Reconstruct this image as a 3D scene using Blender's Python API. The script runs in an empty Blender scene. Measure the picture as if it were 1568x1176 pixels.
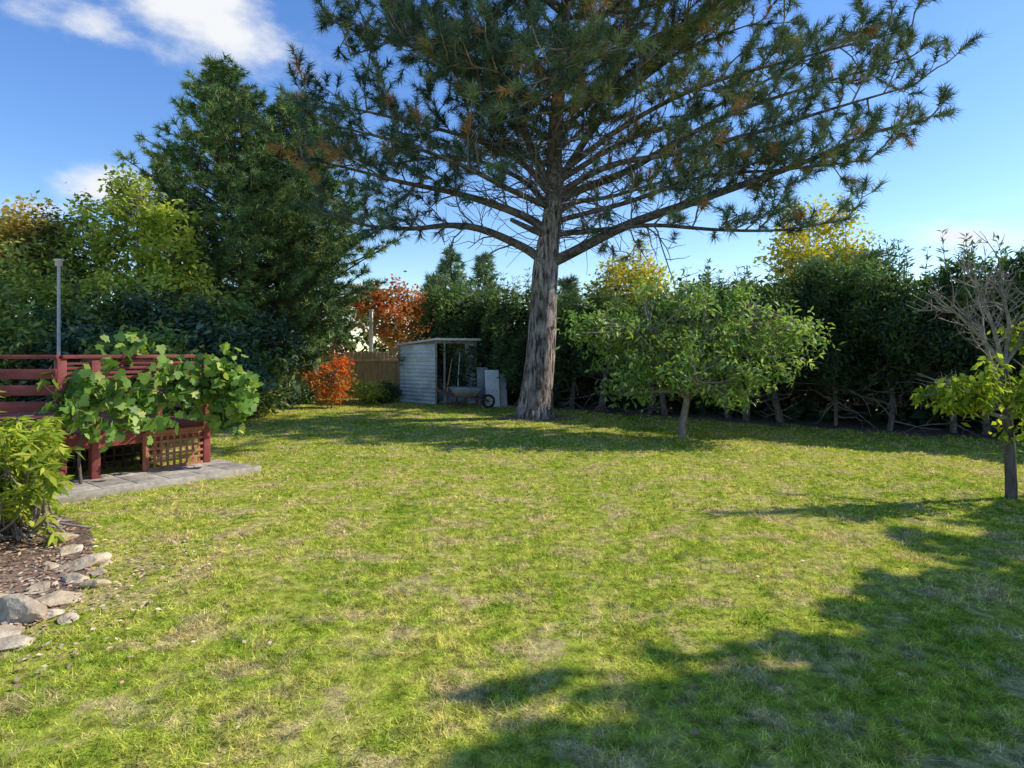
import bpy, bmesh, math, numpy as np
from mathutils import Vector
rng = np.random.default_rng(7)
F=960.0
def W(u,v,Y):  # photo measurement -> world position for a chosen depth
    return np.array([(u-784)/F*Y, Y, 1.6+(540-v)/F*Y])
def nrm(a):
    a=np.asarray(a,float); return a/np.maximum(np.linalg.norm(a,axis=-1,keepdims=True),1e-9)
def runit(n): return nrm(rng.normal(size=(n,3)))

# ------------------------------------------------------------ mesh building
def build(name, V, faces, mat=None, attrs=None, parent=None, smooth=False):
    V=np.asarray(V,np.float32).reshape(-1,3)
    if not isinstance(faces,list): faces=[faces]
    faces=[np.asarray(f,np.int32) for f in faces if len(f)]
    me=bpy.data.meshes.new(name)
    me.vertices.add(len(V)); me.vertices.foreach_set('co',V.ravel())
    li=np.concatenate([f.ravel() for f in faces])
    lt=np.concatenate([np.full(len(f),f.shape[1],np.int32) for f in faces])
    ls=np.concatenate([[0],np.cumsum(lt)[:-1]]).astype(np.int32)
    me.loops.add(len(li)); me.loops.foreach_set('vertex_index',li)
    me.polygons.add(len(lt)); me.polygons.foreach_set('loop_start',ls); me.polygons.foreach_set('loop_total',lt)
    if smooth: me.polygons.foreach_set('use_smooth',np.ones(len(lt),bool))
    if mat: me.materials.append(mat)
    if attrs:
        for k,a in attrs.items():
            at=me.attributes.new(k,'FLOAT','POINT'); at.data.foreach_set('value',np.asarray(a,np.float32))
    me.update(calc_edges=True)
    ob=bpy.data.objects.new(name,me); bpy.context.scene.collection.objects.link(ob)
    if parent: ob.parent=parent
    return ob
def empty(name):
    e=bpy.data.objects.new(name,None); bpy.context.scene.collection.objects.link(e); e.empty_display_size=.2
    return e

class Tubes:
    def __init__(s): s.V=[];s.F=[];s.n=0
    def add(s,pts,rad,k=6,rough=0.0):
        pts=np.asarray(pts,float); rad=np.broadcast_to(np.asarray(rad,float),(len(pts),))
        t=nrm(np.gradient(pts,axis=0))
        ref=np.array([0,1,0]) if abs(t[0][2])>.7 else np.array([0,0,1.])
        a=nrm(np.cross(t,ref)); b=np.cross(t,a)
        th=np.arange(k)/k*2*np.pi
        r=rad[:,None]*np.ones(k)
        if rough: 
            ph=rng.uniform(0,6,4)
            r=r*(1+rough*(np.sin(3*th+ph[0]+pts[:,2:3]*.8)*.5+np.sin(7*th+ph[1]+pts[:,2:3]*1.7)*.5+rng.normal(0,.25,r.shape)))
        v=pts[:,None,:]+r[:,:,None]*(np.cos(th)[None,:,None]*a[:,None,:]+np.sin(th)[None,:,None]*b[:,None,:])
        n=len(pts); i=np.arange(n-1)[:,None]*k; j=np.arange(k)[None,:]; j2=(j+1)%k
        f=np.stack([i+j,i+j2,i+k+j2,i+k+j],-1).reshape(-1,4)+s.n
        s.V.append(v.reshape(-1,3)); s.F.append(f); s.n+=n*k
    def make(s,name,mat,parent): 
        return build(name,np.concatenate(s.V),np.concatenate(s.F),mat,parent=parent,smooth=True)
def catmull(P,n=6):
    P=np.asarray(P,float); Q=np.vstack([2*P[0]-P[1],P,2*P[-1]-P[-2]]); out=[]
    for i in range(1,len(Q)-2):
        for t in np.arange(n)/n:
            out.append(.5*((2*Q[i])+(-Q[i-1]+Q[i+1])*t+(2*Q[i-1]-5*Q[i]+4*Q[i+1]-Q[i+2])*t*t+(-Q[i-1]+3*Q[i]-3*Q[i+1]+Q[i+2])*t**3))
    out.append(P[-1]); return np.array(out)
def walk(p,d,L,n,wander=.12,up=.03):
    pts=[np.array(p,float)]; d=nrm(d); R=rng.normal(0,wander,(n,3)); R[:,2]+=up
    for i in range(n):
        d=d+R[i]; d=d/math.sqrt(d@d); pts.append(pts[-1]+d*L/n)
    return np.array(pts)

def leafquads(P,D,N0,L,Wd,bend=.15):
    D=nrm(D); S=nrm(np.cross(D,N0)); N=np.cross(S,D); L=L[:,None]; Wd=Wd[:,None]
    v=np.stack([P,P+D*L*.5+S*Wd*.5,P+D*L-N*L*bend,P+D*L*.5-S*Wd*.5],1)
    f=np.arange(len(P)*4).reshape(-1,4)
    return v.reshape(-1,3),f
def leaves(name,P,mat,parent,L=.08,asp=.5,D=None,N0=None,rv=.3,rnd=None):
    n=len(P)
    if D is None: D=runit(n)*[1,1,.6]+[0,0,-.15]
    if N0 is None: N0=runit(n)*.8+[0.25,-.15,.9]
    l=L*rng.uniform(1-rv,1+rv,n); 
    V,Fc=leafquads(P,D,N0,l,l*asp)
    if rnd is None: rnd=rng.random(n)
    return build(name,V,Fc,mat,{'rnd':np.repeat(rnd,4)},parent)
def needles(name,TP,TD,mat,parent,n=60,L=.25,w=.011,spread=.9,back=.15,rnd=None):
    m=len(TP); P=np.repeat(TP,n,0); D0=np.repeat(nrm(TD),n,0)
    if rnd is None: rnd=rng.random(m)
    D=nrm(D0*.75+runit(m*n)*spread)
    P=P-D0*(rng.random((m*n,1))*back)
    l=L*rng.uniform(.75,1.15,(m*n,1)); S=nrm(np.cross(D,runit(m*n)))
    v=np.stack([P-S*w/2,P+S*w/2,P+D*l+[0,0,-.02]],1).reshape(-1,3)
    r=np.repeat(np.clip(np.repeat(rnd,n)*.8+rng.random(m*n)*.2,0,1),3)
    return build(name,v,np.arange(m*n*3).reshape(-1,3),mat,{'rnd':r},parent)

# ------------------------------------------------------------ materials
def newmat(name):
    m=bpy.data.materials.new(name); m.use_nodes=True; nt=m.node_tree; nt.nodes.clear()
    return m,nt,nt.nodes,nt.links
def ramp(N,stops):
    r=N.new('ShaderNodeValToRGB'); e=r.color_ramp.elements
    while len(e)<len(stops): e.new(.5)
    for x,(p,c) in zip(e,stops): x.position=p; x.color=(*c,1)
    return r
def noise(N,L,vec,scale,detail=4,rough=.55,sc=None):
    t=N.new('ShaderNodeTexNoise'); t.inputs['Scale'].default_value=scale; t.inputs['Detail'].default_value=detail; t.inputs['Roughness'].default_value=rough
    if sc:
        m=N.new('ShaderNodeMapping'); m.inputs['Scale'].default_value=sc; L.new(vec,m.inputs[0]); vec=m.outputs[0]
    L.new(vec,t.inputs['Vector']); return t
GAIN=1.9
def leafmat(name,stops,trans=.35,patch=(.55,1.35),pscale=.9,gloss=0,gain=None):
    gain=GAIN if gain is None else gain
    m,nt,N,L=newmat(name)
    a=N.new('ShaderNodeAttribute'); a.attribute_name='rnd'
    r=ramp(N,[(p,tuple(min(.85,x*gain) for x in c)) for p,c in stops]); L.new(a.outputs['Fac'],r.inputs[0])
    g=N.new('ShaderNodeNewGeometry'); no=noise(N,L,g.outputs['Position'],pscale,2)
    mr=N.new('ShaderNodeMapRange'); mr.inputs[1].default_value=.3; mr.inputs[2].default_value=.7; mr.inputs[3].default_value=patch[0]; mr.inputs[4].default_value=patch[1]
    L.new(no.outputs[0],mr.inputs[0])
    vm=N.new('ShaderNodeVectorMath'); vm.operation='SCALE'; L.new(r.outputs[0],vm.inputs[0]); L.new(mr.outputs[0],vm.inputs['Scale'])
    d=N.new('ShaderNodeBsdfDiffuse'); L.new(vm.outputs[0],d.inputs[0]); out=d.outputs[0]
    if trans>0:
        t=N.new('ShaderNodeBsdfTranslucent')
        hs=N.new('ShaderNodeVectorMath'); hs.operation='MULTIPLY'; hs.inputs[1].default_value=(1.25,1.3,.6); L.new(vm.outputs[0],hs.inputs[0]); L.new(hs.outputs[0],t.inputs[0])
        mx=N.new('ShaderNodeMixShader'); mx.inputs[0].default_value=trans; L.new(out,mx.inputs[1]); L.new(t.outputs[0],mx.inputs[2]); out=mx.outputs[0]
    if gloss>0:
        gl=N.new('ShaderNodeBsdfGlossy'); gl.inputs['Roughness'].default_value=.5
        m2=N.new('ShaderNodeMixShader'); m2.inputs[0].default_value=gloss; L.new(out,m2.inputs[1]); L.new(gl.outputs[0],m2.inputs[2]); out=m2.outputs[0]
    o=N.new('ShaderNodeOutputMaterial'); L.new(out,o.inputs[0]); return m
def surfmat(name,stops,scale=6,sc=None,rough=.8,bump=.3,detail=6,bdist=.02,scale2=None):
    m,nt,N,L=newmat(name)
    tc=N.new('ShaderNodeTexCoord'); no=noise(N,L,tc.outputs['Object'],scale,detail,.65,sc)
    r=ramp(N,stops); L.new(no.outputs[0],r.inputs[0])
    p=N.new('ShaderNodeBsdfPrincipled'); p.inputs['Roughness'].default_value=rough; p.inputs['Specular IOR Level'].default_value=.25
    col=r.outputs[0]
    if scale2:
        n2=noise(N,L,tc.outputs['Object'],scale2,3); mr=N.new('ShaderNodeMapRange'); mr.inputs[1].default_value=.3; mr.inputs[2].default_value=.7; mr.inputs[3].default_value=.65; mr.inputs[4].default_value=1.25
        L.new(n2.outputs[0],mr.inputs[0]); vm=N.new('ShaderNodeVectorMath'); vm.operation='SCALE'; L.new(col,vm.inputs[0]); L.new(mr.outputs[0],vm.inputs['Scale']); col=vm.outputs[0]
    L.new(col,p.inputs['Base Color'])
    b=N.new('ShaderNodeBump'); b.inputs['Strength'].default_value=bump; b.inputs['Distance'].default_value=bdist
    L.new(no.outputs[0],b.inputs['Height']); L.new(b.outputs[0],p.inputs['Normal'])
    o=N.new('ShaderNodeOutputMaterial'); L.new(p.outputs[0],o.inputs[0]); return m

bark=surfmat('pine_bark',[(.4,(.06,.045,.038)),(.47,(.25,.19,.16)),(.57,(.46,.39,.33)),(.72,(.6,.55,.48))],6,(2.4,2.4,.5),bump=1,bdist=.09,scale2=1.3)
barklimb=surfmat('pine_limb_bark',[(.36,(.05,.04,.035)),(.5,(.15,.12,.10)),(.7,(.3,.25,.21))],8,bump=.8,bdist=.03,scale2=1.3)
barkthin=surfmat('branch_bark',[(.3,(.14,.115,.1)),(.7,(.36,.31,.27))],9,bump=.5)
barkdark=surfmat('dark_bark',[(.3,(.06,.048,.04)),(.7,(.18,.15,.12))],9,(2,2,.6),bump=.6)
barkgrey=surfmat('grey_bark',[(.3,(.16,.135,.11)),(.5,(.3,.26,.22)),(.7,(.48,.43,.38))],10,bump=.5)
barkhedge=surfmat('hedge_bark',[(.35,(.07,.055,.045)),(.5,(.16,.135,.11)),(.7,(.32,.27,.23))],14,(1,1,.5),bump=.6)
redpaint=surfmat('red_paint',[(.3,(.19,.045,.04)),(.6,(.29,.075,.065)),(.8,(.38,.13,.11))],5,(1,1,3),rough=.6,bump=.15,scale2=1.5)
orangewood=surfmat('lattice_stain',[(.3,(.32,.11,.06)),(.7,(.5,.22,.13))],12,rough=.7,bump=.2)
deckshade=surfmat('deck_shade_dark',[(.3,(.008,.008,.01)),(.7,(.03,.025,.02))],8)  # near-black: the shade under the deck put into colour
fencewood=surfmat('fence_wood',[(.3,(.5,.28,.12)),(.7,(.78,.5,.25))],5,(4,4,.7),bump=.3,scale2=.8)
paver=surfmat('concrete_pavers',[(.3,(.29,.25,.2)),(.7,(.56,.49,.4))],14,bump=.3,scale2=2)
stone=surfmat('garden_stone',[(.3,(.24,.17,.1)),(.45,(.48,.38,.25)),(.6,(.66,.55,.39)),(.7,(.82,.72,.55))],4.5,bump=1,bdist=.04,detail=9)
metal=surfmat('corrugated_metal',[(.3,(.58,.65,.68)),(.7,(.82,.88,.9))],3,(1,1,4),rough=.5,bump=.05,scale2=1.2)  # bluish tint is skylight on white metal, put into the colour
metaldark=surfmat('aged_metal',[(.3,(.2,.2,.2)),(.7,(.42,.42,.41))],3,rough=.6)
soil=surfmat('bark_soil',[(.3,(.1,.07,.05)),(.6,(.3,.2,.145)),(.8,(.5,.37,.28))],25,bump=.8,bdist=.02,scale2=1.5)
white=surfmat('white_board',[(.3,(.7,.7,.67)),(.7,(.85,.85,.82))],4,rough=.6,bump=.05)
greymetal=surfmat('lamp_metal',[(.3,(.4,.4,.39)),(.7,(.6,.6,.58))],8,rough=.45)
rust=surfmat('barrow_paint',[(.3,(.16,.06,.055)),(.7,(.24,.11,.1))],8,rough=.5)
rubber=surfmat('rubber',[(.3,(.02,.02,.02)),(.7,(.05,.05,.05))],8)

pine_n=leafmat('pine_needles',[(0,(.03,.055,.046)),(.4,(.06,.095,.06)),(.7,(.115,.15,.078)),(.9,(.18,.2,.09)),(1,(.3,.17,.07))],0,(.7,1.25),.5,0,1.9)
pine_n2=leafmat('dark_pine_needles',[(0,(.03,.06,.03)),(.5,(.075,.125,.045)),(1,(.18,.22,.075))],0,(.65,1.35),.45,0,2.1)
hedge_l=leafmat('conifer_hedge_leaves',[(0,(.025,.042,.025)),(.45,(.06,.095,.05)),(.8,(.11,.17,.06)),(1,(.18,.24,.08))],.2,(.6,1.3),.6,0,1.7)
brownleaf=leafmat('dead_twigs',[(0,(.05,.036,.026)),(1,(.18,.135,.1))],0)
fruit_l=leafmat('fruit_tree_leaves',[(0,(.06,.11,.025)),(.5,(.125,.19,.045)),(.85,(.22,.29,.08)),(1,(.38,.42,.2))],.38,(.7,1.25),1.2,.03,1.85)
lime_l=leafmat('lime_leaves',[(0,(.09,.15,.02)),(.5,(.2,.26,.035)),(1,(.42,.42,.07))],.45,(.7,1.2),2,0,1.6)
vine_l=leafmat('grape_leaves',[(0,(.05,.11,.02)),(.5,(.12,.21,.035)),(.9,(.22,.31,.06)),(1,(.38,.36,.1))],.4,(.65,1.25),3,.03,1.6)
shrub_l=leafmat('dark_shrub_leaves',[(0,(.016,.034,.018)),(.6,(.045,.075,.036)),(1,(.11,.15,.07))],0,(.5,1.4),1.1,.02)
mid_l=leafmat('mid_green_leaves',[(0,(.04,.065,.02)),(.5,(.1,.14,.04)),(1,(.28,.29,.07))],.25,(.55,1.4),.9)
yg_l=leafmat('yellow_green_leaves',[(0,(.08,.12,.03)),(.5,(.22,.26,.05)),(1,(.44,.42,.09))],.4,(.75,1.25),.6)
olive_l=leafmat('autumn_olive_leaves',[(0,(.08,.08,.03)),(.5,(.24,.19,.06)),(1,(.44,.31,.09))],.35,(.75,1.3),.6)
autumn_l=leafmat('autumn_leaves',[(0,(.12,.14,.04)),(.3,(.24,.17,.06)),(.6,(.4,.15,.06)),(1,(.42,.08,.05))],.35,(.75,1.3),.9,0,1.4)
redshrub_l=leafmat('red_shrub_leaves',[(0,(.12,.16,.03)),(.3,(.35,.18,.04)),(.6,(.5,.14,.03)),(1,(.55,.05,.02))],.4,(.8,1.2),2,0,1.6)
pink_l=leafmat('pink_shrub_leaves',[(0,(.12,.12,.06)),(.5,(.3,.17,.17)),(1,(.38,.22,.24))],.3,gain=.9)
yellow_l=leafmat('poplar_leaves',[(0,(.2,.2,.05)),(.5,(.36,.31,.05)),(1,(.46,.36,.06))],.4,(.7,1.2),.3,0,1.6)
far_l=leafmat('distant_leaves',[(0,(.08,.12,.07)),(.5,(.13,.19,.09)),(1,(.22,.25,.11))],0,(.7,1.3),.2,0,1.6)
far_b=leafmat('distant_broadleaf',[(0,(.05,.08,.03)),(.5,(.09,.13,.05)),(1,(.17,.18,.06))],0,(.6,1.3),.2,0,.9)
litter_l=leafmat('fallen_leaves',[(0,(.15,.09,.055)),(.5,(.34,.22,.14)),(1,(.5,.38,.25))],0)

def grass_color(N,L,pos,dark=1.0):
    big=noise(N,L,pos,.5,3,.6); med=noise(N,L,pos,2.3,6,.72); fine=noise(N,L,pos,12,3,.7); m3=noise(N,L,pos,5,3,.6); st=noise(N,L,pos,1,2,.5,(2.6,.1,1))
    r1=ramp(N,[(.36,(.27,.42,.035)),(.49,(.55,.6,.08)),(.61,(.78,.7,.18))]); 
    av=N.new('ShaderNodeMath'); av.operation='MULTIPLY_ADD'; av.inputs[1].default_value=.3; L.new(big.outputs[0],av.inputs[0])
    h=N.new('ShaderNodeMath'); h.operation='MULTIPLY_ADD'; h.inputs[1].default_value=.43; L.new(m3.outputs[0],h.inputs[0])
    h2=N.new('ShaderNodeMath'); h2.operation='MULTIPLY'; h2.inputs[1].default_value=.27; L.new(st.outputs[0],h2.inputs[0]); L.new(h2.outputs[0],h.inputs[2])
    L.new(h.outputs[0],av.inputs[2])
    L.new(av.outputs[0],r1.inputs[0])
    r2=ramp(N,[(.5,(0,0,0)),(.6,(1,1,1))]); L.new(med.outputs[0],r2.inputs[0])
    mx=N.new('ShaderNodeMix'); mx.data_type='RGBA'; mx.inputs['B'].default_value=(.85,.62,.35,1)
    mf=N.new('ShaderNodeMath'); mf.operation='MULTIPLY'; mf.inputs[1].default_value=.62; L.new(r2.outputs[0],mf.inputs[0])
    L.new(mf.outputs[0],mx.inputs['Factor']); L.new(r1.outputs[0],mx.inputs['A'])
    mr=N.new('ShaderNodeMapRange'); mr.inputs[1].default_value=.35; mr.inputs[2].default_value=.62; mr.inputs[3].default_value=.55*dark; mr.inputs[4].default_value=1.3*dark; L.new(fine.outputs[0],mr.inputs[0])
    vm=N.new('ShaderNodeVectorMath'); vm.operation='SCALE'; L.new(mx.outputs['Result'],vm.inputs[0]); L.new(mr.outputs[0],vm.inputs['Scale'])
    return vm.outputs[0],fine
m,nt,N,L=newmat('lawn_ground'); ground_mat=m
g=N.new('ShaderNodeNewGeometry'); c,fine=grass_color(N,L,g.outputs['Position'],.65)
p=N.new('ShaderNodeBsdfDiffuse'); L.new(c,p.inputs[0]); b=N.new('ShaderNodeBump'); b.inputs['Strength'].default_value=.8; b.inputs['Distance'].default_value=.03
f2=noise(N,L,g.outputs['Position'],40,4,.7); L.new(f2.outputs[0],b.inputs['Height']); L.new(b.outputs[0],p.inputs['Normal'])
o=N.new('ShaderNodeOutputMaterial'); L.new(p.outputs[0],o.inputs[0])
m,nt,N,L=newmat('grass_blades'); blade_mat=m
g=N.new('ShaderNodeNewGeometry'); c,fine=grass_color(N,L,g.outputs['Position'],1.1)
a=N.new('ShaderNodeAttribute'); a.attribute_name='rnd'
rr=ramp(N,[(0,(.32,.46,.35)),(.45,(.95,1,1)),(.85,(1.2,1.15,1.0)),(1,(1.5,1.3,2.4))]); L.new(a.outputs['Fac'],rr.inputs[0])
vm=N.new('ShaderNodeVectorMath'); vm.operation='MULTIPLY'; L.new(c,vm.inputs[0]); L.new(rr.outputs[0],vm.inputs[1])
d=N.new('ShaderNodeBsdfDiffuse'); t=N.new('ShaderNodeBsdfTranslucent'); L.new(vm.outputs[0],d.inputs[0]); L.new(vm.outputs[0],t.inputs[0])
mx=N.new('ShaderNodeMixShader'); mx.inputs[0].default_value=.42; L.new(d.outputs[0],mx.inputs[1]); L.new(t.outputs[0],mx.inputs[2])
o=N.new('ShaderNodeOutputMaterial'); L.new(mx.outputs[0],o.inputs[0])

# ------------------------------------------------------------ ground & grass
build('ground',[(-500,-500,0),(500,-500,0),(500,700,0),(-500,700,0)],np.array([[0,1,2,3]]),ground_mat)
HL=np.array([(-2.8,21.5),(0.6,19.5),(3,17.4),(6.4,14.5),(9.6,12.1),(13.2,9.8),(19,8.5)])
def hedge_dist(x,y):
    best=np.full(len(x),1e9)
    for a,b in zip(HL[:-1],HL[1:]):
        d=b-a; Ld=np.hypot(*d); t=np.clip(((x-a[0])*d[0]+(y-a[1])*d[1])/Ld**2,0,1)
        px=a[0]+t*d[0]-x; py=a[1]+t*d[1]-y; dist=np.hypot(px,py)
        dd=dist*np.where((x-a[0])*d[1]-(y-a[1])*d[0]>0,1,-1)
        best=np.where(np.abs(best)>dist,dd,best)
    return best
SG=1 if hedge_dist(np.array([3.]),np.array([8.]))[0]>0 else -1
bed=np.array([(-4.9,6.45),(-3.9,5.75),(-3.25,4.85),(-2.8,4.0),(-2.9,3.4),(-3.4,2.7),(-7,2.4),(-9,6.9)])
patio=np.array([(-3.38,8.45),(-4.95,6.4),(-5.5,6.9),(-5.3,7.5),(-4.3,8.95)])
def inpoly(x,y,P):
    r=np.zeros(len(x),bool); n=len(P)
    for i in range(n):
        x1,y1=P[i]; x2,y2=P[(i+1)%n]
        c=((y1>y)!=(y2>y))&(x<(x2-x1)*(y-y1)/(y2-y1+1e-12)+x1); r^=c
    return r
def sines(x,y,s,seed):
    r=np.random.default_rng(seed); o=0
    for i in range(6):
        a=r.uniform(0,6.28); k=s*r.uniform(.6,2.2); o=o+np.sin(k*(x*np.cos(a)+y*np.sin(a))+r.uniform(0,6))
    return o/6
Ps=[];Hs=[];Ws=[]
for y0,y1,den,h,w in [(1.0,3.6,8000,.031,.0054),(3.6,6,4400,.033,.0075),(6,10,1800,.034,.013),(10,22,600,.038,.023)]:
    ym=.95*y1+1.5
    n2=int(2*ym*(y1-y0)*den); x=rng.uniform(-ym,ym,n2); y=rng.uniform(y0,y1,n2)
    k=np.abs(x)<.95*y+1.5; x=x[k];y=y[k]
    k=rng.random(len(x))<(.7+1.0*sines(x,y,7,3)); x=x[k];y=y[k]
    hd=hedge_dist(x,y)*SG
    k=(hd>.75+.35*sines(x,y,3,5))&~inpoly(x,y,bed)&~inpoly(x,y,patio)&(x>-10)
    k&=~((np.hypot(x-.58,y-15.4)<.6))
    k&=~(rng.random(len(x))<.75*np.exp(-((x+2.75)**2/.18+(y-4.6)**2/.35)))
    x=x[k];y=y[k]
    Ps.append(np.stack([x,y,np.zeros(len(x))],1)); hh=h*rng.uniform(.4,1.3,len(x))*(1+1.0*sines(x,y,9,9)); Hs.append(np.maximum(hh,.008)); Ws.append(np.full(len(x),w))
P=np.concatenate(Ps);H=np.concatenate(Hs);Wd=np.concatenate(Ws)
n=len(P); th=rng.uniform(0,6.28,n); S=np.stack([np.cos(th),np.sin(th),0*th],1)*Wd[:,None]/2
T=np.concatenate([rng.normal(0,.85,(n,2)),np.ones((n,1))*.8],1)*H[:,None]
V=np.stack([P-S,P+S,P+T],1).reshape(-1,3)
build('grass',V,np.arange(n*3).reshape(-1,3),blade_mat,{'rnd':np.repeat(rng.random(n),3)})
s=catmull([(*p,0) for p in HL],8); t=nrm(np.gradient(s,axis=0)); nn=np.stack([t[:,1],-t[:,0],0*t[:,0]],1)
if (hedge_dist(s[5:6,0]+nn[5:6,0],s[5:6,1]+nn[5:6,1])*SG)[0]<0: nn=-nn
wob=.12*rng.normal(size=(len(s),1))
V=np.concatenate([s+nn*(1.05+wob)+[0,0,.004],s-nn*1.6+[0,0,.004]]); m_=len(s); i=np.arange(m_-1)
build('hedge_soil',V,np.stack([i,i+1,i+1+m_,i+m_],1),soil)
build('garden_bed',np.c_[catmull([(*p,.006) for p in np.vstack([bed,bed[:1]])],5)[:-1]],np.arange(len(bed)*5)[None,:],soil)
th=np.linspace(0,2*np.pi,24,endpoint=False); rr_=.8+.2*rng.random(24)
build('pine_litter',np.stack([.58+rr_*np.cos(th)*1.1,15.4+rr_*np.sin(th),0*th+.008],1),np.arange(24)[None,:],soil)

# ------------------------------------------------------------ pine tree (main)
def pine_main():
    e=empty('pine_tree'); T=Tubes(); TL=Tubes(); TW=Tubes(); tp=[];td=[];tr=[]
    Y=15.4
    tr_pts=catmull([W(818,646,Y),W(822,600,Y),W(829,520,Y),W(836,400,Y),W(848,310,Y),W(850,200,Y),W(862,80,Y+.1),W(868,-60,Y+.1),W(872,-200,Y),W(880,-330,Y)],8)
    z=tr_pts[:,2]; rad=np.interp(z,[-.1,.25,.9,2,3.7,4.6,5.5,7.5,10,13,16],[.5,.42,.375,.34,.31,.25,.21,.17,.12,.08,.02])
    k=np.searchsorted(z,5.2); T.add(tr_pts[:k+1],rad[:k+1],36,.06); TL.add(tr_pts[k:],rad[k:],20,.05)
    for a in np.arange(7)*.9:
        p=np.array([.56,Y,.25]); d=np.array([np.cos(a),np.sin(a),0])
        T.add([p+d*.26+[0,0,.3],p+d*.38+[0,0,-.1],p+d*.5+[0,0,-.3]],[.11,.11,.04],8)
    limbs=[]
    def L_(pts,r,tuft0=.4): limbs.append((catmull(pts,5),r,tuft0))
    L_([W(838,405,15.4),W(880,385,15.1),W(960,345,14.8),W(1060,310,14.5),W(1160,275,14.2),W(1240,245,14),W(1330,205,13.8),W(1415,185,13.6)],.15,.38)
    L_([W(832,400,15.4),W(800,378,15.2),W(740,352,14.9),W(690,345,14.6),W(630,350,14.4),W(560,345,14.2),W(490,325,14)],.12,.5)
    L_([W(836,352,15.4),W(800,330,15.2),W(740,308,15),W(690,294,14.8),W(620,280,14.6),W(550,262,14.4),W(440,235,14.2)],.12,.38)
    L_([W(848,310,15.4),W(890,290,15.5),W(960,262,15.6),W(1040,215,15.6),W(1130,170,15.4),W(1250,130,15.2),W(1390,90,15)],.12,.3)
    L_([W(845,360,15.4),W(920,352,15.0),W(1000,345,14.4),W(1100,352,14),W(1200,352,13.6),W(1300,335,13.3)],.07,.45)
    L_([W(846,305,15.4),W(815,230,15.4),W(780,160,15.3),W(700,100,15.1),W(600,60,15),W(500,20,14.8)],.13,.2)
    L_([W(846,300,15.4),W(800,250,15.8),W(730,215,16),W(620,185,16.2),W(470,150,16.2)],.1,.22)
    L_([W(850,290,15.4),W(900,210,15.4),W(950,150,15.3),W(1040,80,15.2),W(1120,20,15)],.11,.2)
    L_([W(850,330,15.4),W(880,310,16.3),W(940,300,17.5),W(1040,270,18.6),W(1180,230,19.5)],.09,.35)
    L_([W(848,300,15.4),W(930,255,15),W(1030,235,14.5),W(1150,205,14.2),W(1280,165,14),W(1400,130,13.8)],.09,.28)
    L_([W(846,320,15.4),W(780,290,14.6),W(700,250,14),W(600,215,13.7),W(500,190,13.5)],.08,.3)
    L_([W(846,320,15.4),W(790,270,16.8),W(700,240,18),W(600,250,19),W(500,255,19.6)],.08,.3)
    L_([W(850,280,15.4),W(960,215,16),W(1060,180,16.6),W(1180,120,17),W(1300,60,17.2)],.08,.22)
    L_([W(852,270,15.4),W(960,190,15),W(1080,130,14.8),W(1220,90,14.6),W(1390,45,14.4)],.08,.28)
    L_([W(846,340,15.4),W(960,310,15),W(1080,270,14.6),W(1200,260,14.2),W(1330,245,14)],.07,.42)
    ga=0
    for z in np.arange(6.2,15.0,.19):
        ga+=2.4; i=np.argmin(abs(tr_pts[:,2]-z)); p=tr_pts[i]
        d=np.array([np.cos(ga),np.sin(ga),rng.uniform(.05,.5)])
        Lz=np.interp(z,[5,7,9.5,12,15],[4.4,5.8,6.4,5.2,1.8])*rng.uniform(.75,1.08)
        if d[1]<-.3: Lz*=.68
        limbs.append((walk(p,d,Lz,18,.09,.0),.055 if z<11 else .045,.18))
    def tuft(p,d):
        tp.append(p); td.append(d)
        tr.append(np.clip(rng.normal(.34 if p[0]<1.2 else .66,.22),0,.98) if rng.random()>.05 else 1.25)  # tufts right of the trunk lighter: sunlit side put into needle colour
    for pts,r,t0 in limbs:
        n=len(pts); TL.add(pts,np.linspace(r,.016,n),9,.04)
        seg=np.linalg.norm(np.diff(pts,axis=0),axis=1); cum=np.r_[0,np.cumsum(seg)]; tot=cum[-1]
        s=.07*tot; side=1
        while s<tot:
            i=min(np.searchsorted(cum,s),n-1); fr=s/tot; t=nrm(pts[i]-pts[i-1]); side=-side
            sv=nrm(np.cross(t,[0,0,1]))*side*rng.uniform(.5,1.1)+np.array([0,0,rng.uniform(-.6,.9)])
            d=nrm(t*rng.uniform(.2,.8)+sv); Ls=rng.uniform(.8,2.2)*(1-.4*fr)
            dead=fr<t0*rng.uniform(.7,1.2)
            q=walk(pts[i],d,Ls,7,.16,.06 if not dead else rng.uniform(-.12,.05))
            TW.add(q,np.linspace(.024,.008,8),4)
            if dead:
                for k in range(4):
                    j=rng.integers(2,7); w=walk(q[j],nrm(runit(1)[0]+d*.7),rng.uniform(.3,.9),4,.25,-.05); TW.add(w,np.linspace(.012,.005,5),3)
                    if rng.random()<.14: tuft(w[-1],w[-1]-w[-2])
            else:
                tuft(q[-1],q[-1]-q[-2])
                u=.25
                while u<Ls:
                    j=min(int(u/Ls*7),6); w=walk(q[j],nrm(nrm(q[j+1]-q[j])*.7+runit(1)[0]*.8+[0,0,.15]),rng.uniform(.25,.6),3,.15,.12)
                    TW.add(w,np.linspace(.011,.006,4),3); tuft(w[-1],w[-1]-w[-2])
                    u+=rng.uniform(.17,.32)
            s+=rng.uniform(.18,.34)
        tuft(pts[-1],pts[-1]-pts[-2])
    TL.add([W(835,360,15.3),W(815,352,15.1),W(782,336,14.9)],[.09,.08,.05],8)
    for k in range(130):
        i=np.argmin(abs(tr_pts[:,2]-rng.uniform(4.1,7))); w=walk(tr_pts[i],nrm(runit(1)[0]*[1,1,.5]),rng.uniform(.8,2.8),8,.22,rng.uniform(-.05,.12)); TW.add(w,np.linspace(.015,.005,9),3)
    T.make('trunk',bark,e); TL.make('limbs',barklimb,e); TW.make('twigs',barkthin,e)
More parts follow.
